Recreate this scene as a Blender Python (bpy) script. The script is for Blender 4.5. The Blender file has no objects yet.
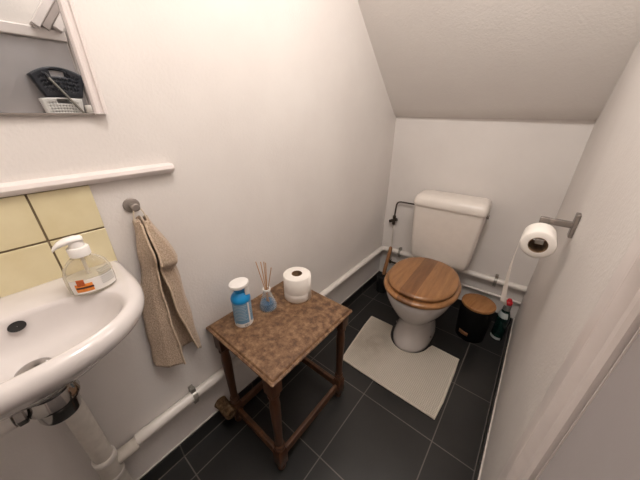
import bpy, bmesh, math, random
from math import sin, cos, pi, radians
from mathutils import Vector, Matrix
random.seed(7)
S = bpy.context.scene
C = S.collection

# ------------------------------------------------------------------ helpers
def lin(r, g, b):
    f = lambda c: (c/255/12.92) if c/255 <= .04045 else ((c/255+.055)/1.055)**2.4
    return (f(r), f(g), f(b), 1)

class NT:
    def __init__(self, name, rough=.5, metal=0., col=(200,200,200), spec=.5, coat=0.):
        self.m = bpy.data.materials.new(name); self.m.use_nodes = True
        self.t = self.m.node_tree; self.b = self.t.nodes['Principled BSDF']
        self.out = self.t.nodes['Material Output']
        self.b.inputs['Base Color'].default_value = lin(*col)
        self.b.inputs['Roughness'].default_value = rough
        self.b.inputs['Metallic'].default_value = metal
        self.b.inputs['Specular IOR Level'].default_value = spec
        self.b.inputs['Coat Weight'].default_value = coat
        self._c = None
    def n(self, typ, **kw):
        x = self.t.nodes.new(typ)
        for k, v in kw.items():
            if k in x.inputs.keys(): x.inputs[k].default_value = v
            else: setattr(x, k, v)
        return x
    def l(self, a, b): self.t.links.new(a, b)
    def coord(self, scale=(1,1,1), loc=(0,0,0)):
        if self._c is None: self._c = self.n('ShaderNodeTexCoord')
        mp = self.n('ShaderNodeMapping')
        mp.inputs['Scale'].default_value = scale; mp.inputs['Location'].default_value = loc
        self.l(self._c.outputs['Object'], mp.inputs['Vector']); return mp.outputs['Vector']
    def noise(self, scale, detail=3, rough=.5, co=(1,1,1)):
        x = self.n('ShaderNodeTexNoise', Scale=scale, Detail=detail, Roughness=rough)
        self.l(self.coord(co), x.inputs['Vector']); return x.outputs['Fac']
    def ramp(self, fac, stops, const=False):
        r = self.n('ShaderNodeValToRGB'); e = r.color_ramp.elements
        if const: r.color_ramp.interpolation = 'CONSTANT'
        while len(e) < len(stops): e.new(.5)
        for i, (p, c) in enumerate(stops): e[i].position = p; e[i].color = lin(*c)
        self.l(fac, r.inputs['Fac']); return r.outputs['Color']
    def mix(self, a, b, fac, mode='MIX'):
        x = self.n('ShaderNodeMixRGB', blend_type=mode)
        if isinstance(fac, (int, float)): x.inputs['Fac'].default_value = fac
        else: self.l(fac, x.inputs['Fac'])
        for s, i in ((a, 1), (b, 2)):
            if isinstance(s, tuple): x.inputs[i].default_value = lin(*s)
            else: self.l(s, x.inputs[i])
        return x.outputs['Color']
    def color(self, s): self.l(s, self.b.inputs['Base Color']); return self
    def bump(self, h, strength=.3, dist=.002):
        x = self.n('ShaderNodeBump', Strength=strength, Distance=dist)
        self.l(h, x.inputs['Height']); self.l(x.outputs['Normal'], self.b.inputs['Normal']); return self

def simple(name, col, rough=.5, metal=0., bump=None, var=6, vs=25., spec=.5, coat=0.):
    m = NT(name, rough, metal, col, spec, coat)
    a = tuple(max(0, c-var) for c in col); b = tuple(min(255, c+var) for c in col)
    m.color(m.ramp(m.noise(vs, 3), [(.3, a), (.7, b)]))
    if bump: m.bump(m.noise(bump[0], 4), bump[1], bump[2])
    return m.m

class MB:
    def __init__(self): self.bm = bmesh.new()
    def ring(self, pts): return [self.bm.verts.new(p) for p in pts]
    def bridge(self, a, b, closed=True):
        n = len(a)
        for i in range(n if closed else n-1):
            j = (i+1) % n
            try: self.bm.faces.new((a[i], a[j], b[j], b[i]))
            except ValueError: pass
    def loft(self, rings, cap0=True, cap1=True, closed=True):
        R = [self.ring(r) for r in rings]
        for a, b in zip(R, R[1:]): self.bridge(a, b, closed)
        if cap0: self.bm.faces.new(R[0][::-1])
        if cap1: self.bm.faces.new(R[-1])
        return self
    def box(self, x0, x1, y0, y1, z0, z1):
        v = [self.bm.verts.new((x, y, z)) for z in (z0, z1) for x, y in ((x0,y0),(x1,y0),(x1,y1),(x0,y1))]
        for f in ((3,2,1,0),(4,5,6,7),(0,1,5,4),(1,2,6,5),(2,3,7,6),(3,0,4,7)): self.bm.faces.new([v[i] for i in f])
        return self
    def lathe(self, prof, seg=32, cx=0, cy=0, ex=1, ey=1, cap0=True, cap1=True):
        return self.loft([[(cx+r*ex*cos(2*pi*i/seg), cy+r*ey*sin(2*pi*i/seg), z) for i in range(seg)] for r, z in prof], cap0, cap1)
    def tube(self, pts, r, seg=12, cap=True):
        pts = [Vector(p) for p in pts]; n = len(pts)
        rs = r if isinstance(r, (list, tuple)) else [r]*n
        T = []
        for i in range(n):
            t = (pts[min(i+1, n-1)]-pts[max(i-1, 0)]); T.append(t.normalized())
        up = Vector((0,0,1)) if abs(T[0].z) < .9 else Vector((1,0,0))
        u = T[0].cross(up).normalized(); R = []
        for i in range(n):
            if i: 
                u = (u - T[i]*u.dot(T[i])).normalized()
            w = T[i].cross(u)
            R.append([pts[i]+(u*cos(2*pi*k/seg)+w*sin(2*pi*k/seg))*rs[i] for k in range(seg)])
        return self.loft(R, cap, cap)
    def prism(self, poly, z0, z1):
        return self.loft([[(x, y, z0) for x, y in poly], [(x, y, z1) for x, y in poly]])
    def patch(self, rf, a0, a1, z0, z1, off=.0006, na=10, nz=6, ex=1, ey=1):
        g = []
        for j in range(nz+1):
            z = z0+(z1-z0)*j/nz; r = rf(z)+off
            g.append(self.ring([(r*ex*cos(a0+(a1-a0)*i/na), r*ey*sin(a0+(a1-a0)*i/na), z) for i in range(na+1)]))
        for a, b in zip(g, g[1:]): self.bridge(a, b, False)
        return self
    def grid(self, f, nu, nv):
        g = [self.ring([f(i/nu, j/nv) for i in range(nu+1)]) for j in range(nv+1)]
        for a, b in zip(g, g[1:]): self.bridge(a, b, False)
        return self
    def build(self, name, mat, parent=None, smooth=True, bevel=0, bseg=2, solid=0, sub=0, loc=(0,0,0), rotz=0, angle=40, offset=0):
        bmesh.ops.recalc_face_normals(self.bm, faces=self.bm.faces[:])
        me = bpy.data.meshes.new(name); self.bm.to_mesh(me); self.bm.free()
        o = bpy.data.objects.new(name, me); C.objects.link(o)
        me.materials.append(mat); o.parent = parent; o.location = loc; o.rotation_euler = (0,0,rotz)
        if smooth:
            for p in me.polygons: p.use_smooth = True
            me.set_sharp_from_angle(angle=radians(angle))
        if solid:
            m = o.modifiers.new('s', 'SOLIDIFY'); m.thickness = solid; m.offset = offset
        if bevel:
            m = o.modifiers.new('b', 'BEVEL'); m.width = bevel; m.segments = bseg; m.limit_method = 'ANGLE'; m.angle_limit = radians(35)
        if sub:
            m = o.modifiers.new('u', 'SUBSURF'); m.levels = sub; m.render_levels = sub
        return o

def tag(o, label, cat, group=None):
    o['label'] = label; o['category'] = cat
    if group: o['group'] = group
    return o
def thing(name, label, cat, loc=(0,0,0), rotz=0, group=None):
    o = bpy.data.objects.new(name, None); C.objects.link(o)
    o.empty_display_size = .05; o.location = loc; o.rotation_euler = (0,0,rotz)
    return tag(o, label, cat, group)
def struct(o):
    o['kind'] = 'structure'; return o
def dup(o, parent, loc=None, rot=None):
    c = o.copy(); C.objects.link(c); c.parent = parent
    if loc is not None: c.location = loc
    if rot is not None: c.rotation_euler = rot
    return c
def arc(p, c, q, n=8):                      # rounded corner from p to q around control c
    p, c, q = Vector(p), Vector(c), Vector(q)
    return [p*(1-t)**2+c*2*t*(1-t)+q*t*t for t in [i/n for i in range(n+1)]]
def lerp_keys(keys, t):
    for (a, p), (b, q) in zip(keys, keys[1:]):
        if t <= b:
            s = (t-a)/(b-a); s = s*s*(3-2*s)*.5+s*.5
            return tuple(x+(y-x)*s for x, y in zip(p, q))
    return keys[-1][1]

# ------------------------------------------------------------------ materials
def wall_mat(name, a, b, rough=.55):
    m = NT(name, rough, spec=.3)
    m.color(m.ramp(m.noise(2.2, 4, .6), [(.3, a), (.7, b)]))
    n1 = m.n('ShaderNodeMath', operation='ADD')
    m.l(m.noise(18, 3), n1.inputs[0]); m.l(m.noise(130, 3), n1.inputs[1])
    m.bump(n1.outputs[0], .35, .0022); return m.m
M = {}
M['wall'] = wall_mat('painted_plaster', (221,214,209), (229,223,218))
M['slope'] = wall_mat('painted_plaster_slope', (234,228,223), (240,235,230))
M['ceil'] = wall_mat('ceiling_paint', (214,208,202), (222,216,210))
M['trim'] = simple('gloss_white_trim', (226,216,212), .28, var=3)
M['door'] = simple('grey_white_door', (176,170,170), .45, bump=(90,.15,.001), var=4, vs=6)
M['chrome'] = simple('chrome', (172,168,164), .1, 1., var=5)
M['steel'] = simple('brushed_steel', (146,137,130), .45, .55, bump=(200,.1,.0005))
M['greysteel'] = simple('satin_grey_steel', (142,134,128), .42, .7)
M['dark_metal'] = simple('tarnished_copper', (84,76,68), .35, .8)
M['galv'] = simple('galvanised', (160,156,148), .35, .6)
M['ceramic'] = simple('white_ceramic', (214,207,204), .1, var=2, coat=.4)
M['cistern'] = simple('cistern_plastic', (232,223,214), .3, var=2)
M['pvc'] = simple('white_pipe', (228,221,214), .3, var=4)
M['pvcold'] = simple('old_white_pipe', (206,198,188), .35, var=8, vs=40)
M['caulk'] = simple('white_sealant', (212,204,196), .5, bump=(120,.3,.001), var=10)
M['paper'] = simple('tissue_paper', (240,233,225), .95, bump=(160,.25,.001), var=3, spec=.1)
M['card'] = simple('cardboard', (140,112,84), .9)
M['blk'] = simple('matt_black', (17,17,18), .5, var=3)
M['blkfab'] = simple('matt_black_metal', (9,9,10), .8, var=2, spec=.2)
M['holdblk'] = simple('black_hole', (26,23,21), .8, var=1)
M['white_pl'] = simple('white_plastic', (238,233,228), .3, var=2)
M['blue_pl'] = simple('blue_plastic', (20,140,205), .3, var=4)
M['lblue'] = simple('pale_blue_label', (118,160,190), .4, var=8)
M['print'] = simple('label_print', (178,200,214), .5, var=3)
M['gprint'] = simple('grey_label_print', (150,150,146), .5, var=3)
M['black_pr'] = simple('black_print', (30,30,32), .5)
M['orange'] = simple('orange_print', (236,140,52), .45, var=16, vs=120)
M['brown_pr'] = simple('brown_print', (70,36,28), .5)
M['rust_pr'] = simple('rust_print', (186,84,30), .5, var=14, vs=200)
M['red'] = simple('red_cap', (196,30,42), .35)
M['green'] = simple('dark_green_bottle', (14,40,36), .25)
M['grey_pl'] = simple('grey_plastic', (120,118,114), .4)
M['label_g'] = simple('pale_swoosh', (190,196,194), .45)
M['leather'] = simple('tan_leather', (150,104,70), .6)
M['dbask'] = simple('charcoal_plastic', (44,46,54), .45)
M['wbask'] = simple('cream_plastic', (245,242,238), .45)
M['reed'] = simple('reed_stick', (205,160,120), .8)
M['twine'] = simple('cotton_loop', (205,190,170), .9)

def wood(name, dark, mid, light, axis='y', scale=14, rough=.4, blot=None):
    m = NT(name, rough)
    co = {'x': (.12,1,1), 'y': (1,.12,1), 'z': (1,1,.12)}[axis]
    g = m.ramp(m.noise(scale*4, 6, .65, co), [(.25, dark), (.5, mid), (.75, light)])
    if blot:
        g = m.mix(g, blot[0], m.ramp(m.noise(blot[1], 8, .72), [(.44, (0,0,0)), (.60, (255,255,255))]))
    m.color(g); m.bump(m.noise(scale*5, 4, .6, co), .25, .001); return m
M['oldwood'] = wood('old_dark_wood', (50,30,18), (78,48,29), (104,68,43), 'z', 12, .42).m
M['stretch'] = wood('old_wood_rail', (58,36,22), (88,57,35), (120,80,50), 'y', 12, .45).m
m = wood('worn_table_top', (78,50,33), (103,70,47), (126,90,64), 'y', 9, .5)
g1 = m.ramp(m.noise(44, 8, .7), [(.37, (84,58,40)), (.5, (117,86,60)), (.63, (148,117,88))])
g2 = m.mix(g1, (64,40,26), m.ramp(m.noise(42, 7, .78), [(.56, (0,0,0)), (.68, (200,200,200))]))
m.color(g2); M['tabletop'] = m.m
M['tanwood'] = wood('light_handle_wood', (134,92,58), (160,114,76), (180,134,94), 'z', 16, .5).m
M['binlid'] = wood('acacia_lid', (122,78,42), (158,108,63), (184,134,86), 'x', 10, .4).m
# seat wood : three staves running front to back
m = NT('varnished_seat_wood', .3, coat=.25)
gx = m.n('ShaderNodeSeparateXYZ'); m.l(m.coord(loc=(.5,0,0)), gx.inputs[0])
stave = m.ramp(gx.outputs['X'], [(0, (172,122,77)), (.446, (137,93,57)), (.520, (166,117,73)), (.60, (174,125,80))], True)
grain = m.ramp(m.noise(60, 6, .62, (1,.1,1)), [(.25, (176,168,160)), (.75, (255,255,255))])
m.color(m.mix(stave, grain, .8, 'MULTIPLY')); M['seatwood'] = m.m
# floor tiles
def tiles(name, w, h, offx, offy, swap=None):
    m = NT(name, .33)
    b = m.n('ShaderNodeTexBrick', offset=0., squash=1.)
    for k, v in (('Scale', 1.), ('Mortar Size', .0022), ('Brick Width', w), ('Row Height', h), ('Mortar Smooth', .1)): b.inputs[k].default_value = v
    b.inputs['Color1'].default_value = lin(40,39,38); b.inputs['Color2'].default_value = lin(43,42,41); b.inputs['Mortar'].default_value = lin(108,102,96)
    c = m.coord(loc=(-offx, -offy, 0))
    if swap:
        s = m.n('ShaderNodeSeparateXYZ'); q = m.n('ShaderNodeCombineXYZ'); m.l(m._c.outputs['Object'], s.inputs[0])
        a = m.n('ShaderNodeMath', operation='SUBTRACT'); a.inputs[1].default_value = offx
        m.l(s.outputs[swap], a.inputs[0]); m.l(a.outputs[0], q.inputs[0]); q.inputs[1].default_value = .15
        c = q.outputs[0]
    m.l(c, b.inputs['Vector'])
    m.color(m.mix(b.outputs['Color'], m.ramp(m.noise(7, 5), [(.3, (205,205,205)), (.7, (255,255,255))]), .7, 'MULTIPLY'))
    m.bump(m.noise(150, 3), .12, .0006)
    return m.m
M['floor'] = tiles('charcoal_floor_tiles', .323, .337, .427-.323*4, .438-.337*8)
M['skirt_y'] = tiles('charcoal_skirting_tiles', .337, .4, .438-.337*8, 0, 'Y')
M['skirt_x'] = tiles('charcoal_skirting_tiles_back', .323, .4, .427-.323*4, 0, 'X')
m = NT('cream_glazed_tile', .16, coat=.2); m.color(m.ramp(m.noise(14, 4), [(.3, (218,204,164)), (.7, (228,216,179))])); m.bump(m.noise(22, 2), .15, .002); M['tile'] = m.m
M['floorgrout'] = simple('floor_grout', (108,102,96), .9)
M['grout'] = simple('brown_grout', (122,106,84), .9, bump=(200,.3,.001))
# towel and rug
m = NT('terry_towel', 1., spec=.05); m.color(m.ramp(m.noise(260, 3), [(.3, (176,152,130)), (.7, (214,191,168))])); m.bump(m.noise(330, 2), 1., .004)
m.b.inputs['Sheen Weight'].default_value = .3; M['towel'] = m.m
M['hem'] = simple('towel_hem', (214,192,168), .95, bump=(300,.6,.002), var=14, vs=200, spec=.05)
m = NT('chenille_mat', 1., spec=.05)
w1 = m.n('ShaderNodeTexWave', wave_type='BANDS', bands_direction='X', Scale=38., Distortion=.6); m.l(m.coord(), w1.inputs['Vector'])
w2 = m.n('ShaderNodeTexWave', wave_type='BANDS', bands_direction='Y', Scale=38., Distortion=.6); m.l(m.coord(), w2.inputs['Vector'])
base = m.mix(m.ramp(w1.outputs['Fac'], [(.0, (204,195,182)), (.6, (228,220,208))]), m.ramp(w2.outputs['Fac'], [(0, (220,212,200)), (.6, (255,255,255))]), .8, 'MULTIPLY')
gd = m.n('ShaderNodeTexGradient', gradient_type='SPHERICAL'); m.l(m.coord((6.2,5.,1), (1.03,.0,0)), gd.inputs['Vector'])
dirt = m.n('ShaderNodeMath', operation='MULTIPLY'); m.l(gd.outputs['Fac'], dirt.inputs[0]); m.l(m.noise(20, 5), dirt.inputs[1])
base = m.mix(base, (138,122,104), dirt.outputs[0]); m.color(base)
hh = m.n('ShaderNodeMath', operation='MULTIPLY'); m.l(w1.outputs['Fac'], hh.inputs[0]); m.l(w2.outputs['Fac'], hh.inputs[1]); m.bump(hh.outputs[0], .9, .004); M['rug'] = m.m
M['rughem'] = simple('mat_binding', (212,202,186), .95, bump=(200,.4,.002), spec=.05)
m = NT('mirror_glass', .01, 1., (205,207,208)); M['mirror'] = m.m
def clear(name, col, op, rough=.05):
    m = NT(name, rough, col=col)
    t = m.n('ShaderNodeBsdfTransparent'); t.inputs['Color'].default_value = lin(*col)
    fr = m.n('ShaderNodeLayerWeight'); fr.inputs['Blend'].default_value = .35
    a = m.n('ShaderNodeMath', operation='MULTIPLY_ADD'); m.l(fr.outputs['Facing'], a.inputs[0]); a.inputs[1].default_value = .5; a.inputs[2].default_value = op
    x = m.n('ShaderNodeMixShader'); m.l(a.outputs[0], x.inputs[0]); m.l(t.outputs[0], x.inputs[1]); m.l(m.b.outputs[0], x.inputs[2])
    m.l(x.outputs[0], m.out.inputs['Surface']); return m.m
M['clearpl'] = clear('clear_soap_plastic', (240,236,226), .1)
M['soapliq'] = clear('clear_soap', (246,244,238), .35)
M['glass'] = clear('clear_glass', (247,247,246), .03)
M['blueliq'] = clear('blue_fragrance', (44,116,168), .62)
m = NT('dusty_stub', .95, spec=.1); m.color(m.ramp(m.noise(60, 6, .7), [(.35, (66,48,32)), (.55, (104,82,60)), (.7, (140,120,98))])); m.bump(m.noise(90, 5), 1., .006); M['stub'] = m.m

# ------------------------------------------------------------------ room shell
W, D0, D1 = .921, 1.716, 1.748      # back wall is very slightly out of square
Y0, ZC = -.62, 2.42
def bk(x): return D0+(D1-D0)*x/W
YAW = math.atan((D1-D0)/W)
T = .08
struct(MB().box(-T, W+T, Y0-T, D1+T, -T, 0).build('floor', M['floor'], smooth=False))
# slope profile (y, z): rounded foot at the back wall
SL = [(1.735,1.195), (1.70,1.213), (1.655,1.25), (1.58,1.318), (1.43,1.452), (1.22,1.645), (.80,2.02), (.352,ZC)]
def side_wall(name, x0, x1, mat):
    poly = [(Y0-T,0), (D1+T,0), (D1+T,1.3)]+[(y+.0, z+.05) for y, z in SL[2:]]+[(Y0-T,ZC+.05)]
    b = MB(); b.loft([[(x0,y,z) for y,z in poly],[(x1,y,z) for y,z in poly]])
    return struct(b.build(name, mat, smooth=False))
side_wall('wall_left', -T, 0, M['wall'])
side_wall('wall_right', W, W+T, M['wall'])
b = MB(); b.loft([[(-T,bk(0),z),(W+T,bk(W+T),z),(W+T,D1+T,z),(-T,D1+T,z)] for z in (0,1.3)])
struct(b.build('wall_back', M['wall'], smooth=False))
struct(MB().box(-T, W+T, Y0-T, Y0, 0, ZC+.05).build('wall_front', M['wall'], smooth=False))
struct(MB().box(-T, W+T, Y0-T, .36, ZC, ZC+.06).build('ceiling', M['ceil'], smooth=False))
b = MB()
# bottom surface sits on the profile; top skin lies 6 cm above
prof = [(y+.03 if i == 0 else y, z) for i, (y, z) in enumerate(SL)]
up = [(y+.05, z+.06) for y, z in prof]
loop = prof+up[::-1]
b.loft([[(-.02,y,z) for y,z in loop],[(W+.02,y,z) for y,z in loop]])
struct(b.build('ceiling_slope', M['slope'], angle=50))
# skirting tiles + sealant line
def skirt(name, pts_fn, mat, capmat, a, c):
    o = pts_fn(.011, 0, .073).build(name, mat, smooth=False); struct(o)
    k = pts_fn(.0055, .0731, .0775).build('sealant_line', capmat, o, bevel=.001)
    k = pts_fn(.0135, .0002, .0025).build('floor_joint', M['floorgrout'], o, smooth=False); return o
skirt('baseboard_left', lambda t, z0, z1: MB().box(0, t, Y0, bk(0)-.003, z0, z1), M['skirt_y'], M['caulk'], 0, 0)
skirt('baseboard_right', lambda t, z0, z1: MB().box(W-t, W, .506, bk(W)-.003, z0, z1), M['skirt_y'], M['caulk'], 0, 0)
skirt('baseboard_back', lambda t, z0, z1: MB().loft([[(.013,bk(0)-t,z),(W-.013,bk(W)-t,z),(W-.013,bk(W),z),(.013,bk(0),z)] for z in (z0,z1)]), M['skirt_x'], M['caulk'], 0, 0)

# door in the right wall beside the camera, with its casing
DH = 1.49
d = struct(MB().box(W-.006, W+.004, -.45, .374, .004, DH).build('door_1', M['door'], bevel=.001))
MB().box(W-.0075, W-.0055, .3725, .3745, .004, DH).build('door_edge', M['trim'], d)
b = MB(); b.tube([(W-.006,-.40,.95),(W-.05,-.40,.95)], .009); b.tube([(W-.05,-.405,.95),(W-.05,-.30,.95)], .009)
b.build('door_handle', M['chrome'], d)
# architrave profile: y outwards from the opening, thickness from the wall
AP = [(.380,0),(.380,.012),(.385,.016),(.392,.0175),(.397,.023),(.404,.027),(.410,.024),(.415,.0185),(.420,.0235),(.427,.024),(.433,.017),(.437,.0135),(.501,.0135),(.504,.0115),(.504,0)]
b = MB(); b.loft([[(W-t,y,z) for y,t in AP] for z in (0, DH+.043)])
struct(b.build('trim_1', M['trim'], angle=25))
struct(MB().box(W-.018, W, -.455, .378, DH+.004, DH+.043).build('trim_2', M['trim'], bevel=.005))
b = MB(); b.loft([[(W-t,-.835+ .38-(y-.38),z) for y,t in AP] for z in (0, DH+.043)])
struct(b.build('trim_3', M['trim'], angle=25))
# sloping boxed-in stair string above the door (seen only in the mirror)
def slant(name, off, w, t):
    q = Vector((0,.6,.8)); p = Vector((0,.8,-.6))
    a = Vector((0,.275,1.537))+p*off+q*off*.75; e = a+q*.42
    b = MB(); b.loft([[(W-t,*(s)[1:]),(W,*(s)[1:]),(W,*(s+p*w)[1:]),(W-t,*(s+p*w)[1:])] for s in (a, e)])
    struct(b.build(name, M['trim'], bevel=.003))
slant('trim_4', 0, .026, .055); slant('trim_5', .0265, .024, .030); slant('trim_6', .051, .03, .05)

# ------------------------------------------------------------------ mirror
mi = thing('wall_mirror', 'white framed mirror on the left wall above the shelf rail', 'mirror', (0,-.07,1.222))
yl, yr, zt = -.272, .272, .60
MB().box(.001,.008,yl+.002,yr-.004,0,zt-.002).build('mirror_glass', M['mirror'], mi, smooth=False)
MB().box(.001,.0095,yl+.003,yr-.023,-.003,.0006).build('bottom_edge', M['steel'], mi, smooth=False)
FP = [(0,0),(0,.016),(.003,.019),(.007,.019),(.009,.015),(.013,.0145),(.016,.017),(.020,.0165),(.023,.012),(.023,0)]
b = MB(); b.loft([[(.001+t,yr-w,z) for w,t in FP] for z in (-.001, zt)]); b.build('frame_side', M['trim'], mi, angle=30)
b = MB(); b.loft([[(.001+t,yl+w,z) for w,t in FP] for z in (-.001, zt)]); b.build('frame_side', M['trim'], mi, angle=30)
b = MB(); b.loft([[(.001+t,y,zt+.022-w) for w,t in FP] for y in (yl,yr)]); b.build('frame_top', M['trim'], mi, angle=30)

# baskets etc. on a narrow shelf fixed to the door, seen in the mirror
sh = thing('door_shelf', 'narrow white shelf on the door carrying the stacked baskets, seen in the mirror', 'shelf', (W-.006,.28,1.20))
MB().box(-.056,0,-.17,.118,0,.012).build('board', M['trim'], sh, bevel=.002)
for y in (-.12,.05):
    b = MB(); b.loft([[(0,yy,0),(-.045,yy,0),(0,yy,-.05)] for yy in (y,y+.008)]); b.build('bracket', M['trim'], sh, smooth=False)
def basket(name, label, cat, mat, loc, w0, w1, h, dep, arch):
    t = thing(name, label, cat, loc)
    ny, nz = 25, 13
    def wall(x, xt):
        bb = MB(); vs = []
        for j in range(nz+1):
            v = j/nz
            vs.append(bb.ring([(x+(xt-x)*v, (w0+(w1-w0)*v)*(i/ny-.5), (h+arch*(1-(2*i/ny-1)**2))*v) for i in range(ny+1)]))
        for j in range(nz):
            for i in range(ny):
                hole = (i % 2 == 1 and j % 2 == 1 and 1 < j < nz-3 and 1 < i < ny-2)
                hand = (j in (nz-4, nz-3, nz-2) and 9 <= i <= 16)
                if hole or hand: continue
                bb.bm.faces.new((vs[j][i],vs[j][i+1],vs[j+1][i+1],vs[j+1][i]))
        return bb
    wall(-dep, -dep-.004).build('front_wall', mat, t, solid=.002)
    wall(0, 0).build('back_wall', mat, t, solid=.002)
    for s in (-1, 1):
        b = MB(); b.grid(lambda u, v: (-dep*u-.004*u*v, s*(w0+(w1-w0)*v)*.5, h*v), 2, 4); b.build('end_wall', mat, t, solid=.002)
    MB().box(-dep,0,-w0/2,w0/2,0,.003).build('base', mat, t, smooth=False)
    return t
bz = 1.212
basket('storage_basket', 'cream perforated basket under the dark basket, seen in the mirror', 'basket', M['wbask'], (W-.009,.282,bz), .115,.132,.068,.042,.004)
basket('storage_basket', 'dark charcoal perforated basket with oblong handle hole, stacked on the cream basket in the mirror', 'basket', M['dbask'], (W-.009,.296,bz+.0735), .115,.172,.080,.042,.030)
bpy.data.objects['storage_basket']['group'] = 'stacked perforated baskets'; bpy.data.objects['storage_basket.001']['group'] = 'stacked perforated baskets'
wd = thing('duster_wand', 'thin grey rod with a dark tip leaning across the baskets in the mirror', 'duster', (W-.060,.345,bz))
MB().tube([(0,0,.004),(.0,-.085,.150)], .0045).build('rod', M['galv'], wd)
MB().tube([(.0,-.081,.143),(0,-.0885,.157),(0,-.097,.158)], .0052).build('tip', M['dbask'], wd)
def roll(name, label, loc, r, h, ri, group=None, axis='z'):
    t = thing(name, label, 'toilet roll', loc, 0, group)
    b = MB(); prof = [(ri,0),(r-.003,0),(r,.003),(r,h*.33),(r-.0004,h*.34),(r,h*.35),(r,h-.003),(r-.003,h),(ri,h),(ri,0)]
    b.lathe(prof, 48, cap0=False, cap1=False); bmesh.ops.remove_doubles(b.bm, verts=b.bm.verts[:], dist=1e-5)
    o = b.build('paper', M['paper'], t, angle=50)
    b = MB(); b.lathe([(ri-.0002,-.0005),(ri-.0002,h+.0005),(ri-.0014,h+.0005),(ri-.0014,-.0005),(ri-.0002,-.0005)], 36, cap0=False, cap1=False)
    c = b.build('core', M['card'], t)
    return t, o, c
roll('toilet_roll', 'small white roll at the foot of the cream basket in the mirror', (W-.034,.3755,bz), .0215, .046, .008)

# ------------------------------------------------------------------ rail shelf + tile splashback + hook + towel
b = MB()
hp = [(0,.000),(.012,.0005),(.019,.005),(.0225,.012),(.020,.020),(.013,.0245),(.0,.025)]
b.loft([[(x,y,1.077+z) for x,z in hp] for y in (-.60,.308,.314)][:2]+[[(x*.8,.314,1.077+.0125+(z-.0125)*.85) for x,z in hp]])
tag(b.build('shelf_rail', M['trim'], angle=35), 'white rounded ledge rail running along the left wall above the cream tiles', 'rail')
sp = thing('tile_splashback', 'cream glazed square tiles with brown grout behind the basin', 'tiles', (0,0,.868))
MB().box(.0005,.0045,-.495,.1245,.002,.208).build('grout', M['grout'], sp, smooth=False)
b = MB()
for r in range(2):
    for c in range(6):
        y1 = .1252-c*.1035; z0 = .0015+r*.1050
        b.box(.001,.0075,y1-.1000,y1,z0,z0+.1008)
b.build('tiles', M['tile'], sp, bevel=.0012)
hk = thing('towel_hook', 'round brushed metal hook on the left wall holding the beige towel', 'hook', (0,.194,1.010))
b = MB(); b.loft([[(x,r*cos(2*pi*i/32),r*sin(2*pi*i/32)) for i in range(32)] for x,r in ((.0005,.0185),(.004,.0185),(.0055,.0165))]); b.build('backplate', M['steel'], hk)
b = MB(); b.loft([[(x,r*cos(2*pi*i/24),r*sin(2*pi*i/24)) for i in range(24)] for x,r in ((.0055,.006),(.026,.006),(.027,.0095),(.034,.0095),(.036,.0075))]); b.build('peg', M['steel'], hk)

tw = thing('hand_towel', 'beige terry hand towel hanging folded from the round hook', 'towel', (.0,.194,.98))
# columns of the folded cloth: for each, keys t -> (y, x); and bottom height
cols = [
 ([(0,(.188,.010)),(.25,(.172,.009)),(.6,(.135,.009)),(1,(.120,.010))], .515),
 ([(0,(.181,.020)),(.25,(.170,.024)),(.6,(.134,.022)),(1,(.122,.020))], .505),
 ([(0,(.180,.032)),(.25,(.182,.040)),(.6,(.160,.038)),(1,(.150,.034))], .478),
 ([(0,(.189,.042)),(.2,(.194,.060)),(.27,(.192,.044)),(.6,(.188,.042)),(1,(.192,.040))], .462),
 ([(0,(.191,.026)),(.25,(.186,.030)),(.6,(.184,.026)),(1,(.190,.024))], .478),
 ([(0,(.193,.010)),(.25,(.188,.010)),(.6,(.192,.009)),(1,(.206,.009))], .505),
 ([(0,(.201,.014)),(.25,(.214,.012)),(.6,(.226,.011)),(1,(.242,.012))], .500),
 ([(0,(.200,.042)),(.27,(.204,.060)),(.31,(.207,.038)),(.6,(.214,.044)),(1,(.244,.034))], .488),
 ([(0,(.211,.040)),(.27,(.246,.060)),(.31,(.240,.036)),(.6,(.246,.034)),(1,(.256,.030))], .474),
 ([(0,(.215,.024)),(.27,(.256,.040)),(.31,(.249,.024)),(.6,(.256,.020)),(1,(.261,.018))], .482),
 ([(0,(.211,.010)),(.25,(.243,.009)),(.6,(.256,.008)),(1,(.262,.008))], .498)]
def tow(u, v):
    f = u*(len(cols)-1); i = min(int(f), len(cols)-2); s = f-i; s = s*s*(3-2*s)*.55+s*.45
    (k0, b0), (k1, b1) = cols[i], cols[i+1]
    y0, x0 = lerp_keys(k0, v); y1, x1 = lerp_keys(k1, v)
    zb = b0+(b1-b0)*s; z = .978-.004*sin(u*pi*6)+(zb-.978)*v
    return (x0+(x1-x0)*s+.0015*sin(v*17+u*9), y0+(y1-y0)*s-.194+.0015*sin(v*23+u*5), z-.98)
b = MB(); b.grid(tow, 80, 60); o = b.build('cloth', M['towel'], tw, solid=.004, sub=0, angle=180)
def edge(u, v0, v1, dx=.0035): return [Vector(tow(u, v0+(v1-v0)*k/24))+Vector((dx,0,0)) for k in range(25)]
MB().tube(edge(.30,.02,1.0), .0030, 8).build('hem', M['hem'], tw)
MB().tube(edge(.70,.02,1.0), .0030, 8).build('hem', M['hem'], tw)
MB().tube([(.036,-.012,-.004),(.034,-.010,.014),(.031,-.004,.033),(.030,.001,.037),(.030,.006,.034),(.033,.013,.014),(.036,.016,-.006)], .0017, 8).build('loop', M['twine'], tw)

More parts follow.
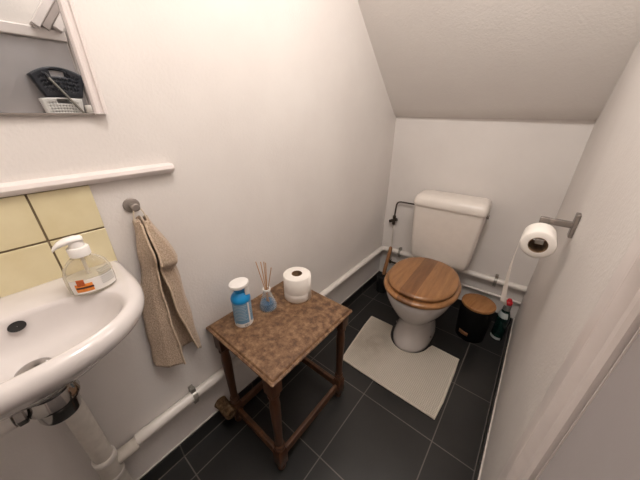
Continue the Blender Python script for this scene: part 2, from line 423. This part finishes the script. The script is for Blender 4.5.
# ------------------------------------------------------------------ wash basin
bs = thing('wash_basin', 'small white ceramic wall basin below the cream tiles', 'basin', (0,-.075,.74))
CX = .185
def rout(a):
    lo, hi = 0, .5
    def inside(r):
        x, y = CX+r*cos(a), r*sin(a)
        if x < .0012: return False
        u = max(0, x-.10)/.217
        return u**2.5+abs(y/.203)**2.5 < 1
    for _ in range(40):
        m_ = (lo+hi)/2
        if inside(m_): lo = m_
        else: hi = m_
    return lo
IC = .200
def rin(a):
    lo, hi = 0, .5
    for _ in range(40):
        m_ = (lo+hi)/2; x, y = CX+m_*cos(a)-IC, m_*sin(a)
        if abs(x/.090)**2.2+abs(y/.154)**2.2 < 1: lo = m_
        else: hi = m_
    return lo
NA = 96; A = [2*pi*i/NA for i in range(NA)]
RO = [rout(a) for a in A]; RI = [rin(a) for a in A]
# soften the outline a little
for _ in range(2): RO = [(RO[i-1]+2*RO[i]+RO[(i+1) % NA])/4 if cos(A[i]) > -.2 else RO[i] for i in range(NA)]
def rg(f, z, dome=0): return [(max(.0012, CX+f(i)*cos(a)), f(i)*sin(a), z-.74) for i, a in enumerate(A)]
rings = [rg(lambda i: .030, .772), rg(lambda i: .055, .776), rg(lambda i: RO[i]*.45, .785), rg(lambda i: RO[i]*.62, .802), rg(lambda i: RO[i]*.78, .824), rg(lambda i: RO[i]*.90, .840),
 rg(lambda i: RO[i]-.007, .848), rg(lambda i: RO[i]-.001, .857), rg(lambda i: RO[i], .868), rg(lambda i: RO[i]-.003, .878), rg(lambda i: RO[i]-.009, .8835), rg(lambda i: RO[i]-.016, .8865),
 rg(lambda i: max(RI[i]+.008, RO[i]-.024), .8868), rg(lambda i: RI[i]+.005, .8860), rg(lambda i: RI[i], .883), rg(lambda i: RI[i]*.965, .875), rg(lambda i: RI[i]*.92, .862),
 rg(lambda i: RI[i]*.84, .842), rg(lambda i: RI[i]*.70, .824), rg(lambda i: RI[i]*.48, .812), rg(lambda i: RI[i]*.30, .806), rg(lambda i: .024, .804), rg(lambda i: .022, .794)]
b = MB(); b.loft(rings); b.build('bowl', M['ceramic'], bs, angle=70)
# overflow opening: dark ellipse with lip set on the back slope of the bowl
b = MB(); b.lathe([(.0005,.0),(.0085,.0),(.0098,.0008)], 28, ex=1.0, ey=1.25, cap0=False, cap1=False)
o = b.build('overflow_hole', M['holdblk'], bs, loc=(.1200,.006,.1265)); o.rotation_euler = (0, radians(48), 0)
b = MB(); b.lathe([(.0005,.010),(.013,.010),(.019,.008),(.025,.004),(.027,.0)], 36, cap1=False); b.build('drain_plug', M['chrome'], bs, loc=(CX-.002,.002,.0645))

# bottle trap
tr = thing('bottle_trap', 'chrome bottle trap hanging under the white basin', 'trap', (.180,-.073,.684))
tr.scale = (1.07,1.07,1.05)
MB().lathe([(.017,.092),(.017,.079)], 24).build('tailpiece', M['chrome'], tr)
MB().lathe([(.022,.064),(.034,.066),(.036,.072),(.036,.077),(.030,.081),(.020,.083)], 36).build('top_nut', M['chrome'], tr)
MB().lathe([(.020,.0),(.028,.002),(.0298,.008),(.0298,.034),(.0365,.036),(.0375,.042),(.031,.062),(.024,.066)], 36).build('cup', M['chrome'], tr)
MB().tube([(.0,-.018,.046),(0,-.045,.046)], .015, 20).build('outlet_neck', M['chrome'], tr)
MB().tube([(0,-.034,.046),(0,-.036,.046),(0,-.046,.046),(0,-.048,.046)], [.019,.0215,.0215,.019], 8).build('outlet_nut', M['chrome'], tr)
b = MB(); b.tube([(0,-.0525,.048),(0,-.28,.044)]+arc((0,-.28,.044),(0,-.34,.043),(-.06,-.34,.042),8)[1:]+[(-.1795,-.34,.04)], .020, 20)
tag(b.build('outlet_pipe', M['pvc'], loc=(.180,-.073,.684)), 'white waste pipe leaving the chrome trap to the left', 'pipe')

# soil stack + long pipe
st = thing('stack_pipe', 'thick white vertical pipe running down the left wall to the floor beneath the basin', 'pipe', (.029,-.075,0))
MB().tube([(0,0,.001),(0,0,.24)], .0255, 24).build('lower_pipe', M['pvcold'], st)
MB().tube([(0,0,.30),(0,0,.60)]+arc((0,0,.60),(0,0,.64),(-.026,0,.645)), .0235, 24).build('upper_pipe', M['pvcold'], st)
for z0, z1 in ((.222,.240),(.300,.322)):
    MB().tube([(0,0,z0),(0,0,z0+.003),(0,0,z1-.003),(0,0,z1)], [.026,.0285,.0285,.026], 24).build('collar', M['pvc'], st)
MB().tube([(0,0,.238),(0,0,.302)], .0275, 24).build('tee_body', M['pvcold'], st)
MB().tube([(0,.02,.27),(0,.045,.271),(0,.075,.2715),(0,.076,.2715)], [.021,.021,.021,.019], 20).build('tee_branch', M['pvcold'], st)
lp = thing('wall_pipe', 'long white pipe low along the left wall turning along the back wall behind the toilet', 'pipe', (.0,0,0))
zA, zB = .272, .296
P0 = Vector((.0198,.001,zA)); P1 = Vector((.0198,1.655,zB)); 
by = lambda x: bk(x)-.0198
P2 = Vector((.065,by(.065),zB+.002)); P3 = Vector((W-.002,by(W),.303))
MB().tube([P0, P1], .0185, 20).build('side_run', M['pvc'], lp)
MB().tube(arc(P1, (.0198,by(.0198),zB+.001), P2, 10), .0195, 20).build('elbow', M['pvc'], lp)
MB().tube([P2, P3], .0185, 20).build('back_run', M['pvc'], lp)
MB().tube([P0+Vector((0,0,0)), P0+Vector((0,.034,.0005))], .0195, 20).build('socket', M['pvc'], lp)
def clip(p, along):
    rot = 0 if along == 'y' else pi/2
    b = MB(); n = 20
    for s in (-.0045,.0045): pass
    b.loft([[(r*cos(2*pi*i/n), y, r*sin(2*pi*i/n)) for i in range(n)] for r, y in ((.0188,-.008),(.0212,-.008),(.0212,.008),(.0188,.008),(.0188,-.008))], False, False)
    b.box(-.019,-.0155,-.008,.008,-.036,.036); b.tube([(-.017,0,.029),(.002,0,.029)], .006, 8); b.tube([(-.017,0,-.029),(.002,0,-.029)], .006, 8)
    b.box(-.006,.007,-.008,.008,.019,.038); b.box(-.006,.007,-.008,.008,-.038,-.019)
    o = b.build('pipe_clip', M['galv'], lp, angle=30, loc=p); o.rotation_euler = (0,0,0 if along == 'y' else -pi/2+YAW); return o
clip((.0198,.195,zA+(zB-zA)*.195/1.655), 'y')
for x in (.155,.765): clip((x,by(x),zB+.002+.005*x), 'x')
# thin supply pipe
sp2 = thing('supply_pipe', 'thin white pipe low on the back wall below the larger white pipe', 'pipe', (0,0,0))
MB().tube([(.135,bk(.135)-.016,.200),(W-.003,bk(W)-.016,.200)], .0075, 14).build('pipe', M['pvc'], sp2)
MB().tube([(.725,bk(.725)-.016,.200),(.750,bk(.75)-.016,.200)], .0105, 14).build('coupling', M['pvcold'], sp2)
fd = thing('feed_pipe', 'dark bent copper feed pipe with valves on the back wall left of the cistern', 'pipe', (0,0,0))
fy = bk(.1)-.020
MB().tube([(.248,fy+.000,.682)]+arc((.118,fy,.678),(.088,fy,.677),(.084,fy,.650),8)+[(.080,fy,.562)], .0052, 12).build('pipe_bend', M['dark_metal'], fd)
MB().tube([(.080,fy,.570),(.080,fy,.552),(.079,fy,.549),(.079,fy,.530),(.079,fy,.527),(.079,fy,.505)], [.011,.011,.008,.008,.011,.011], 10).build('isolation_valve', M['dark_metal'], fd)
b = MB(); b.tube([(.102,fy,.548),(.050,fy-.006,.524)], .011, 8); b.build('valve_lever', M['dark_metal'], fd)
MB().tube([(.079,fy,.508),(.088,fy,.345),(.090,fy-.026,.325),(.090,fy-.026,.27),(.092,fy-.004,.24),(.095,fy,.20)], .0045, 10).build('riser', M['pvcold'], fd)
b = MB(); b.tube([(.082,fy,.200),(.150,fy+.002,.200)], .0075, 10); b.tube([(.093,fy,.188),(.093,fy,.218)], .009, 10); b.build('elbow_valve', M['dark_metal'], fd)

b = MB(); b.tube([(-.001,0,0),(.014,0,0),(.05,0,0),(.080,0,0),(.084,0,0)], [.028,.0245,.0235,.024,.020], 16)
for v in b.bm.verts: v.co += Vector((random.uniform(-.0015,.0015),random.uniform(-.0015,.0015),random.uniform(-.0015,.0015)))
tag(b.build('wall_stub', M['stub'], loc=(.0,.286,.106)), 'dusty brown round stub sticking out of the left wall beside the stool leg', 'stub')

# ------------------------------------------------------------------ stool
sx0, sx1, sy0, sy1, sz = .001, .368, .297, .719, .527
sl = thing('wooden_stool', 'old dark wooden stool with turned legs and worn mottled top against the left wall', 'stool', ((sx0+sx1)/2,(sy0+sy1)/2,0))
hx, hy = (sx1-sx0)/2, (sy1-sy0)/2
def rrect(ax, ay, r, z, n=4):
    out = []
    for qx, qy, a0 in ((1,1,0),(-1,1,90),(-1,-1,180),(1,-1,270)):
        for k in range(n+1):
            a = radians(a0+90*k/n); out.append((qx*(ax-r)+r*cos(a), qy*(ay-r)+r*sin(a), z))
    return out
b = MB(); b.loft([rrect(hx-.012,hy-.012,.004,sz-.026), rrect(hx-.009,hy-.009,.006,sz-.020), rrect(hx-.002,hy-.002,.006,sz-.017), rrect(hx,hy,.006,sz-.013), rrect(hx-.0005,hy-.0005,.006,sz-.0095), rrect(hx-.005,hy-.005,.005,sz-.0065), rrect(hx-.009,hy-.009,.005,sz-.0068), rrect(hx-.0105,hy-.0105,.005,sz-.003), rrect(hx-.013,hy-.013,.004,sz-.0006), rrect(hx-.02,hy-.02,.004,sz)])
b.build('top', M['tabletop'], sl, angle=28)
lx, lr, ly = hx-.055, hx-.036, hy-.027
LP = [(.013,.0),(.0165,.006),(.0155,.024),(.0135,.032)]
LP2 = [(.0150,.122),(.0195,.126),(.0195,.134),(.0155,.139),(.0185,.146),(.0185,.150),(.0145,.155),(.0145,.18),(.0155,.25),(.0172,.315),(.0185,.37),(.0155,.405),(.0140,.415),(.0200,.421),(.0200,.429),(.0150,.435)]
b = MB(); b.lathe(LP, 20); b.loft([rrect(.0155,.0155,.002,.031), rrect(.0195,.0195,.002,.037), rrect(.0195,.0195,.002,.115), rrect(.0155,.0155,.002,.123)]); b.lathe(LP2, 24)
b.loft([rrect(.0165,.0165,.002,.434), rrect(.021,.021,.002,.440), rrect(.021,.021,.002,sz-.026)])
leg = b.build('leg', M['oldwood'], sl, loc=(-lx,-ly,0), angle=35)
for q in ((lr,-ly),(lr,ly),(-lx,ly)): dup(leg, sl, (q[0],q[1],0))
for s in (-1, 1):
    xs = -lx if s < 0 else lr
    MB().box(xs-.009,xs+.009,-ly+.019,ly-.019,.058,.094).build('stretcher', M['stretch'], sl, bevel=.004)
    MB().box(-lx+.019,lr-.019,s*ly-.009,s*ly+.009,.058,.094).build('stretcher', M['stretch'], sl, bevel=.004)
    MB().box(xs-.007,xs+.007,-ly+.02,ly-.02,sz-.048,sz-.026).build('apron', M['oldwood'], sl, bevel=.003)
    MB().box(-lx+.02,lr-.02,s*ly-.007,s*ly+.007,sz-.048,sz-.026).build('apron', M['oldwood'], sl, bevel=.003)

# ------------------------------------------------------------------ things on the stool
zt = sz+.0003
ang = math.atan2(-.39, .70)          # side of a thing that faces the camera
sc = thing('air_freshener', 'blue and white trigger air freshener can at the left end of the stool top', 'air freshener', (.095,.402,zt), ang)
sc.scale = (1.12,1.12,1.10)
def cr(z): return .0295
MB().lathe([(.027,0),(.0295,.002),(.0295,.012)], 36).build('base_band', M['white_pl'], sc)
MB().lathe([(.0293,.0115),(.0293,.094)], 36).build('body', M['lblue'], sc)
MB().lathe([(.0293,.0935),(.0303,.095),(.0303,.103),(.027,.112),(.0205,.120),(.0162,.125),(.0162,.130),(.021,.141),(.0245,.149),(.023,.152)], 36, ex=1).build('shoulder', M['blue_pl'], sc)
b = MB(); b.loft([[(r*cos(2*pi*i/32)*.92+.001, r*.98*sin(2*pi*i/32)+.001, z-.002+.003*r/.03*sin(2*pi*i/32)) for i in range(32)] for r, z in ((.022,.149),(.0300,.1505),(.0315,.155),(.030,.1605),(.022,.1635),(.008,.164))])
b.build('cap', M['white_pl'], sc)
b = MB(); b.loft([rrect(.006,.006,.002,.118), rrect(.007,.007,.002,.128), rrect(.005,.006,.002,.146)]); b.build('nozzle', M['white_pl'], sc, loc=(.010,.021,0))
b = MB(); b.patch(cr, .55, .75, .012, .094, .0004); b.patch(cr, -.9, .9, .012, .017, .0004); b.build('label_border', M['white_pl'], sc)
b = MB()
for k in range(10):
    z = .086-k*.006; b.patch(cr, -.95, .40-.18*((k*7) % 3)*.5, z, z+.0024, .0012, 12, 1)
for k in range(6):
    z = .086-k*.008; b.patch(cr, .82, 1.35, z, z+.0024, .0012, 6, 1)
b.build('label_print', M['print'], sc)
b = MB(); b.patch(cr, -.45,.55,.003,.016,.0008,8,1); bp = b.build('barcode_panel', M['white_pl'], sc)
b = MB()
for k, w in enumerate((.05,.02,.04,.02,.05,.03,.02,.04)):
    a = -.02+k*.062; b.patch(cr, a, a+w*.7, .005,.014,.0012,2,1)
b.build('barcode', M['black_pr'], bp)

df = thing('reed_diffuser', 'small glass reed diffuser with blue liquid in the middle of the stool top', 'diffuser', (.103,.511,zt), ang)
df.scale = (1.25,1.25,1.34)
gl = [(.025,0),(.0275,.002),(.0275,.012),(.024,.022),(.016,.044),(.0115,.058),(.011,.068)]
b = MB(); b.lathe(gl+[(.0095,.068),(.0100,.058),(.0145,.044),(.0225,.022),(.0258,.012),(.0255,.003),(.001,.003)], 32, cap1=False); b.build('flask', M['glass'], df)
MB().lathe([(.0245,.0035),(.0252,.012),(.0220,.0222),(.001,.0224)], 28).build('fragrance', M['blueliq'], df)
b = MB(); b.lathe([(.0108,.063),(.0122,.063),(.0122,.0685),(.0088,.0685),(.0088,.063)], 28, cap0=False, cap1=False); b.build('collar', M['white_pl'], df)
for k, (tx, ty, h) in enumerate(((-.021,-.020,.150),(-.005,-.008,.155),(.004,.0,.158),(.010,.004,.157),(.026,.016,.148))):
    MB().tube([(-tx*.35,-ty*.35,.006),(tx*.2,ty*.2,.066),(tx,ty,h)], .0013, 6).build('reed', M['reed'], df)

r1, pp, cc = roll('toilet_roll', 'full white toilet roll standing upright on the right end of the stool top', (.140,.641,zt), .0560, .110, .0215)
b = MB(); b.patch(lambda z: .0560, .05,.85,.0,.110,.0012,10,2)
b.build('loose_sheet', M['paper'], r1, solid=.0006)

# ------------------------------------------------------------------ soap dispenser
sd = thing('soap_dispenser', 'clear pump soap bottle with orange label on the basin corner', 'soap dispenser', (.121,.054,.8875), math.atan2(-.06,.68))
def sr(z):
    k = [(0,.033),(.003,.036),(.02,.037),(.042,.0365),(.057,.032),(.068,.024),(.076,.016),(.081,.013)]
    for (a, p), (c, q) in zip(k, k[1:]):
        if z <= c: return p+(q-p)*(z-a)/(c-a)
    return k[-1][1]
EX, EY = .80, 1.08
MB().lathe([(sr(z), z) for z in (0,.003,.02,.042,.05,.057,.063,.068,.072,.076,.081)], 40, ex=EX, ey=EY).build('bottle', M['clearpl'], sd)
MB().lathe([(sr(z)-.0016, z) for z in (.0016,.003,.02,.034)], 36, ex=EX, ey=EY).build('soap', M['soapliq'], sd)
lb = MB().patch(sr, -1.0,1.2,.006,.036,.0004,24,3,EX,EY).build('label', M['white_pl'], sd)
MB().patch(sr, -.75,-.02,.010,.028,.0008,10,2,EX,EY).build('label_orange', M['orange'], lb)
b = MB(); b.patch(sr, -.62,-.30,.024,.038,.0011,8,2,EX,EY); b.build('label_picture', M['rust_pr'], lb)
b = MB(); b.patch(sr, -.70,.0,.0175,.0215,.0014,10,1,EX,EY); b.build('label_band', M['brown_pr'], lb)
b = MB()
for k in range(8):
    z = .048-k*.0045; b.patch(sr, .35, 1.05+.1*(k % 2), z, z+.0015, .0008, 8, 1, EX, EY)
b.build('label_print', M['gprint'], lb)
MB().lathe([(.0165,.078),(.0175,.079),(.0175,.095),(.016,.097)], 32).build('collar', M['white_pl'], sd)
MB().tube([(0,0,.006),(0,0,.088)], .003, 10).build('dip_tube', M['white_pl'], sd)
b = MB(); b.lathe([(.0125,.096),(.0120,.103),(.0105,.109)], 24)
b.loft([[(wx*cos(2*pi*i/20), y+0*i, z+hz*sin(2*pi*i/20)) for i in range(20)] for y, z, wx, hz in ((.013,.111,.005,.004),(.010,.112,.0105,.006),(.0,.113,.012,.007),(-.014,.112,.0115,.007),(-.026,.108,.0085,.0055),(-.033,.103,.006,.004),(-.036,.099,.004,.003))])
b.build('pump_head', M['white_pl'], sd, angle=60)

# ------------------------------------------------------------------ toilet (origin on the floor at the wall line)
tx = .445
tl = thing('toilet', 'white toilet with low cistern and closed varnished wooden seat against the back wall', 'toilet', (tx,bk(tx),0), YAW)
def ell(a, b_, cy, z, n=56, flat=None, pw=2.2, cx=0):
    out = []
    for i in range(n):
        t = 2*pi*i/n; c_, s_ = cos(t), sin(t)
        x = a*math.copysign(abs(c_)**(2/pw), c_); y = b_*math.copysign(abs(s_)**(2/pw), s_)
        y = cy+y
        if flat is not None and y > flat: y = flat
        out.append((cx+x, y, z))
    return out
b = MB()
b.loft([ell(.106,.192,-.400,0.0000), ell(.110,.197,-.400,0.0057), ell(.109,.196,-.400,0.0287), ell(.099,.184,-.400,0.0766), ell(.086,.172,-.40,0.1340), ell(.083,.170,-.40,0.1675), ell(.098,.182,-.41,0.2058), ell(.130,.200,-.43,0.2488), ell(.155,.214,-.445,0.3015), ell(.169,.223,-.458,0.3493), ell(.174,.226,-.460,0.3751), ell(.172,.224,-.460,0.3847), ell(.160,.212,-.460,0.3876)])
b.build('pan', M['ceramic'], tl, angle=60)
b = MB(); b.loft([[(x*s, y, z) for x, y in ((-.05,-.30),(.05,-.30),(.05,-.042),(-.05,-.042))] for s, z in ((1,.13),(1.3,.25),(1.8,.376))]); b.build('spigot', M['ceramic'], tl, bevel=.02, bseg=4)
for s in (-1, 1): MB().tube([(s*.085,-.44,.055),(s*.1055,-.45,.052)], .0065, 12).build('floor_bolt', M['steel'], tl)
CYS = -.462; FL = -.246
b = MB()
so = [ell(.178,.222,CYS,0.3890,flat=FL), ell(.186,.230,CYS,0.3935,flat=FL), ell(.189,.233,CYS,0.4015,flat=FL), ell(.187,.231,CYS,0.4095,flat=FL), ell(.178,.223,CYS,0.4160,flat=FL)]
si = [ell(.125,.165,CYS-.01,0.4160,flat=FL-.06), ell(.115,.155,CYS-.01,0.4105,flat=FL-.06), ell(.115,.155,CYS-.01,0.3890,flat=FL-.06)]
b.loft(so+si+so[:1], False, False); bmesh.ops.remove_doubles(b.bm, verts=b.bm.verts[:], dist=1e-5)
b.build('seat', M['seatwood'], tl, angle=50)
b = MB(); b.loft([ell(.164,.207,CYS+.006,0.4190,flat=FL), ell(.171,.214,CYS+.006,0.4225,flat=FL), ell(.174,.217,CYS+.006,0.4295,flat=FL), ell(.172,.215,CYS+.006,0.4365,flat=FL), ell(.165,.208,CYS+.006,0.4420,flat=FL-.004), ell(.150,.192,CYS+.006,0.4445,flat=FL-.01), ell(.06,.08,CYS+.006,0.4455,flat=FL)])
b.build('lid', M['seatwood'], tl, angle=50)
for s in (-1, 1): MB().tube([(s*.07-.02,-.228,0.3950),(s*.07+.02,-.228,0.3950)], .006, 12).build('hinge', M['steel'], tl)
# cistern
def crect(hw, y0, y1, z, r=.02): 
    out = []
    for qx, yy, qy, a0 in ((1,y1,1,0),(-1,y1,1,90),(-1,y0,-1,180),(1,y0,-1,270)):
        for k in range(6):
            a = radians(a0+90*k/5); rr = r
            out.append((qx*(hw-rr)+rr*cos(a), yy-qy*rr+rr*sin(a), z))
    return out
b = MB()
cz = [(.145,-.132,.362),(.158,-.146,.366),(.166,-.153,.378),(.171,-.158,.400),(.176,-.164,.47),(.182,-.171,.58),(.188,-.178,.70),(.189,-.179,.728)]
b.loft([crect(h_, y_, -.014, z_, .022) for h_, y_, z_ in cz]); ci = b.build('cistern', M['cistern'], tl, angle=50, loc=(-.006,0,0))
b = MB(); b.loft([crect(.193,-.185,-.012,.7285,.022), crect(.195,-.187,-.011,.733,.024), crect(.196,-.188,-.010,.745,.025), crect(.194,-.184,-.010,.768,.027), crect(.189,-.174,-.012,.783,.027), crect(.180,-.158,-.016,.791,.027), crect(.160,-.130,-.030,.794,.02)])
b.build('cistern_lid', M['cistern'], ci, angle=50)
b = MB(); b.tube([(.186,-.075,.700),(.200,-.075,.700)], .008, 12); b.box(.197,.202,-.085,-.050,.693,.707); b.build('flush_lever', M['chrome'], ci, bevel=.001)

# contour mat
rx, ry = .459, 1.07
rug = thing('pedestal_mat', 'cream ribbed bathroom mat with a curved cut-out around the toilet foot', 'mat', (rx,ry,0))
out = [(-.268,.200),(-.262,.10),(-.238,-.12),(-.230,-.198),(0,-.2),(.270,-.2),(.274,-.1),(.272,.1),(.270,.200),(.125,.203)]
cut = [(.120*cos(a)+.0, .203-.146*sin(a)) for a in [pi*k/18 for k in range(1,18)]]
poly = [(x-.0, y) for x, y in out]+cut+[(-.122,.203)]
def matmesh(p, z0, z1):
    bb = MB(); bb.prism(p, z0, z1); return bb
bb = matmesh(poly, .0008, .009); bmesh.ops.triangulate(bb.bm, faces=[f for f in bb.bm.faces if len(f.verts) > 4]); bb.build('pile', M['rug'], rug, angle=30, bevel=0)
MB().tube([(x,y,.0055) for x, y in poly+poly[:1]], .0052, 8, False).build('binding', M['rughem'], rug)

# waste bin, bottle, brush
bn = thing('waste_bin', 'small black round bin with wooden lid between toilet and right wall', 'bin', (.727,1.520,0), radians(-100))
MB().lathe([(.074,0),(.077,.004),(.085,.15),(.0875,.222),(.087,.226)], 44).build('body', M['blkfab'], bn)
MB().lathe([(.0845,.2265),(.0875,.229),(.088,.236),(.0865,.2415),(.083,.244)], 44).build('lid', M['binlid'], bn)
MB().patch(lambda z: .077+.008*z/.15, -.50,.16,.040,.066,.0015,8,2).build('tag', M['leather'], bn, solid=.0014, offset=1)
bo = thing('cleaner_bottle', 'dark green cleaner bottle with grey neck and red cap in the right back corner', 'bottle', (.860,1.600,0), radians(200))
bo.scale = (1.08,1.08,1.1)
def br(z): return .034
MB().lathe([(.030,0),(.034,.004),(.034,.03),(.0325,.08),(.0335,.13),(.030,.160),(.022,.182),(.0175,.192)], 32, ex=.85, ey=1.0).build('body', M['green'], bo)
MB().lathe([(.0178,.190),(.0182,.192),(.0170,.222),(.0165,.226)], 24).build('neck', M['grey_pl'], bo)
MB().lathe([(.0165,.2255),(.0172,.228),(.0168,.240),(.011,.245),(.0105,.254),(.008,.257)], 24).build('cap', M['red'], bo)
b = MB(); b.patch(lambda z: .0335-.0035*(z-.13)/.03 if z < .16 else .030-.008*(z-.16)/.022, -.2,1.9,.148,.178,.0012,12,4,.85,1.0); b.build('label_swoosh', M['label_g'], bo)
b = MB(); b.patch(lambda z: .0338, -.2,1.9,.006,.022,.0008,12,1,.85,1.0); b.build('label_base', M['label_g'], bo)
bu = thing('toilet_brush', 'black toilet brush holder with wooden brush handle in the left back corner', 'toilet brush', (.100,1.590,0))
MB().lathe([(.044,0),(.046,.003),(.047,.128),(.045,.132),(.022,.134)], 32).build('holder', M['blk'], bu)
MB().lathe([(.021,.1335),(.021,.141),(.010,.145)], 24).build('brush_collar', M['blk'], bu)
MB().tube([(.0,.0,.14),(.001,.004,.17),(.009,.040,.325),(.0095,.044,.350),(.0095,.0445,.357)], [.012,.0135,.013,.012,.008], 14).build('handle', M['tanwood'], bu)

# ------------------------------------------------------------------ roll holder on the right wall
rz = .916
ho = thing('roll_holder', 'square grey metal toilet roll holder on the right wall', 'roll holder', (W,1.062,rz))
MB().box(-.011,-.0003,-.017,.017,-.037,.037).build('wall_plate', M['greysteel'], ho, bevel=.002)
MB().box(-.089,-.010,-.008,.008,-.009,.009).build('arm', M['greysteel'], ho, bevel=.0015)
b = MB(); b.box(-.0895,-.0655,-.0085,.0085,-.041,.0095); b.box(-.086,-.066,-.118,.008,-.041,-.027); b.build('bar', M['greysteel'], ho, bevel=.0015)
hr, po, co_ = roll('toilet_roll', 'part-used toilet roll with hanging sheet on the metal holder of the right wall', (W-.076,1.048,rz-.0470), .0425, .096, .0240)
hr.rotation_euler = (pi/2, 0, 0)
def sheet(u, v):      # local frame of the roll: x = world x, y = world z, z = -world y
    tw_ = .0 + max(0, v-.25)*.42
    x = -.0428-.003*sin(v*3.1)+.016*v*v+ (u-.5)*.075*sin(tw_)
    wv = (.75+.25*v/.8) if v < .8 else 1-(v-.8)*3.9
    return (x, -.262*v-(.016*u if v > .9 else 0)*0, .048+(u-.5)*.088*cos(tw_)*wv)
MB().grid(sheet, 6, 24).build('hanging_sheet', M['paper'], hr, solid=.0006)

# ------------------------------------------------------------------ light
w = bpy.data.worlds.new('World'); S.world = w; w.use_nodes = True
w.node_tree.nodes['Background'].inputs[0].default_value = (.9,.92,1,1); w.node_tree.nodes['Background'].inputs[1].default_value = .2
l = bpy.data.lights.new('ceiling_lamp', 'POINT'); l.shadow_soft_size = .13; l.energy = 19.5; l.color = (1,.965,.93)
lo = bpy.data.objects.new('ceiling_lamp', l); C.objects.link(lo); lo.location = (.63,.30,2.22)
l2 = bpy.data.lights.new('sloping_ceiling_lamp', 'POINT'); l2.shadow_soft_size = .10; l2.energy = 5.6; l2.color = (1,.965,.93)
lo2 = bpy.data.objects.new('sloping_ceiling_lamp', l2); C.objects.link(lo2); lo2.location = (.66,.84,1.82)

# ------------------------------------------------------------------ camera
cam = bpy.data.cameras.new('camera'); cam.sensor_width = 36; cam.lens = 262.9/640*36; cam.clip_start = .01
co = bpy.data.objects.new('camera', cam); C.objects.link(co)
yaw, pit = radians(39.34), radians(25.51)
f = Vector((-sin(yaw)*cos(pit), cos(yaw)*cos(pit), -sin(pit))); r = Vector((cos(yaw), sin(yaw), 0)); u = r.cross(f)
mw = Matrix((r, u, -f)).transposed().to_4x4(); mw.translation = Vector((.787,0,1.22)); co.matrix_world = mw
S.camera = co
S.view_settings.view_transform = 'Standard'; S.view_settings.look = 'None'; S.view_settings.gamma = 1
S.view_settings.use_curve_mapping = False; S.view_settings.exposure = 0
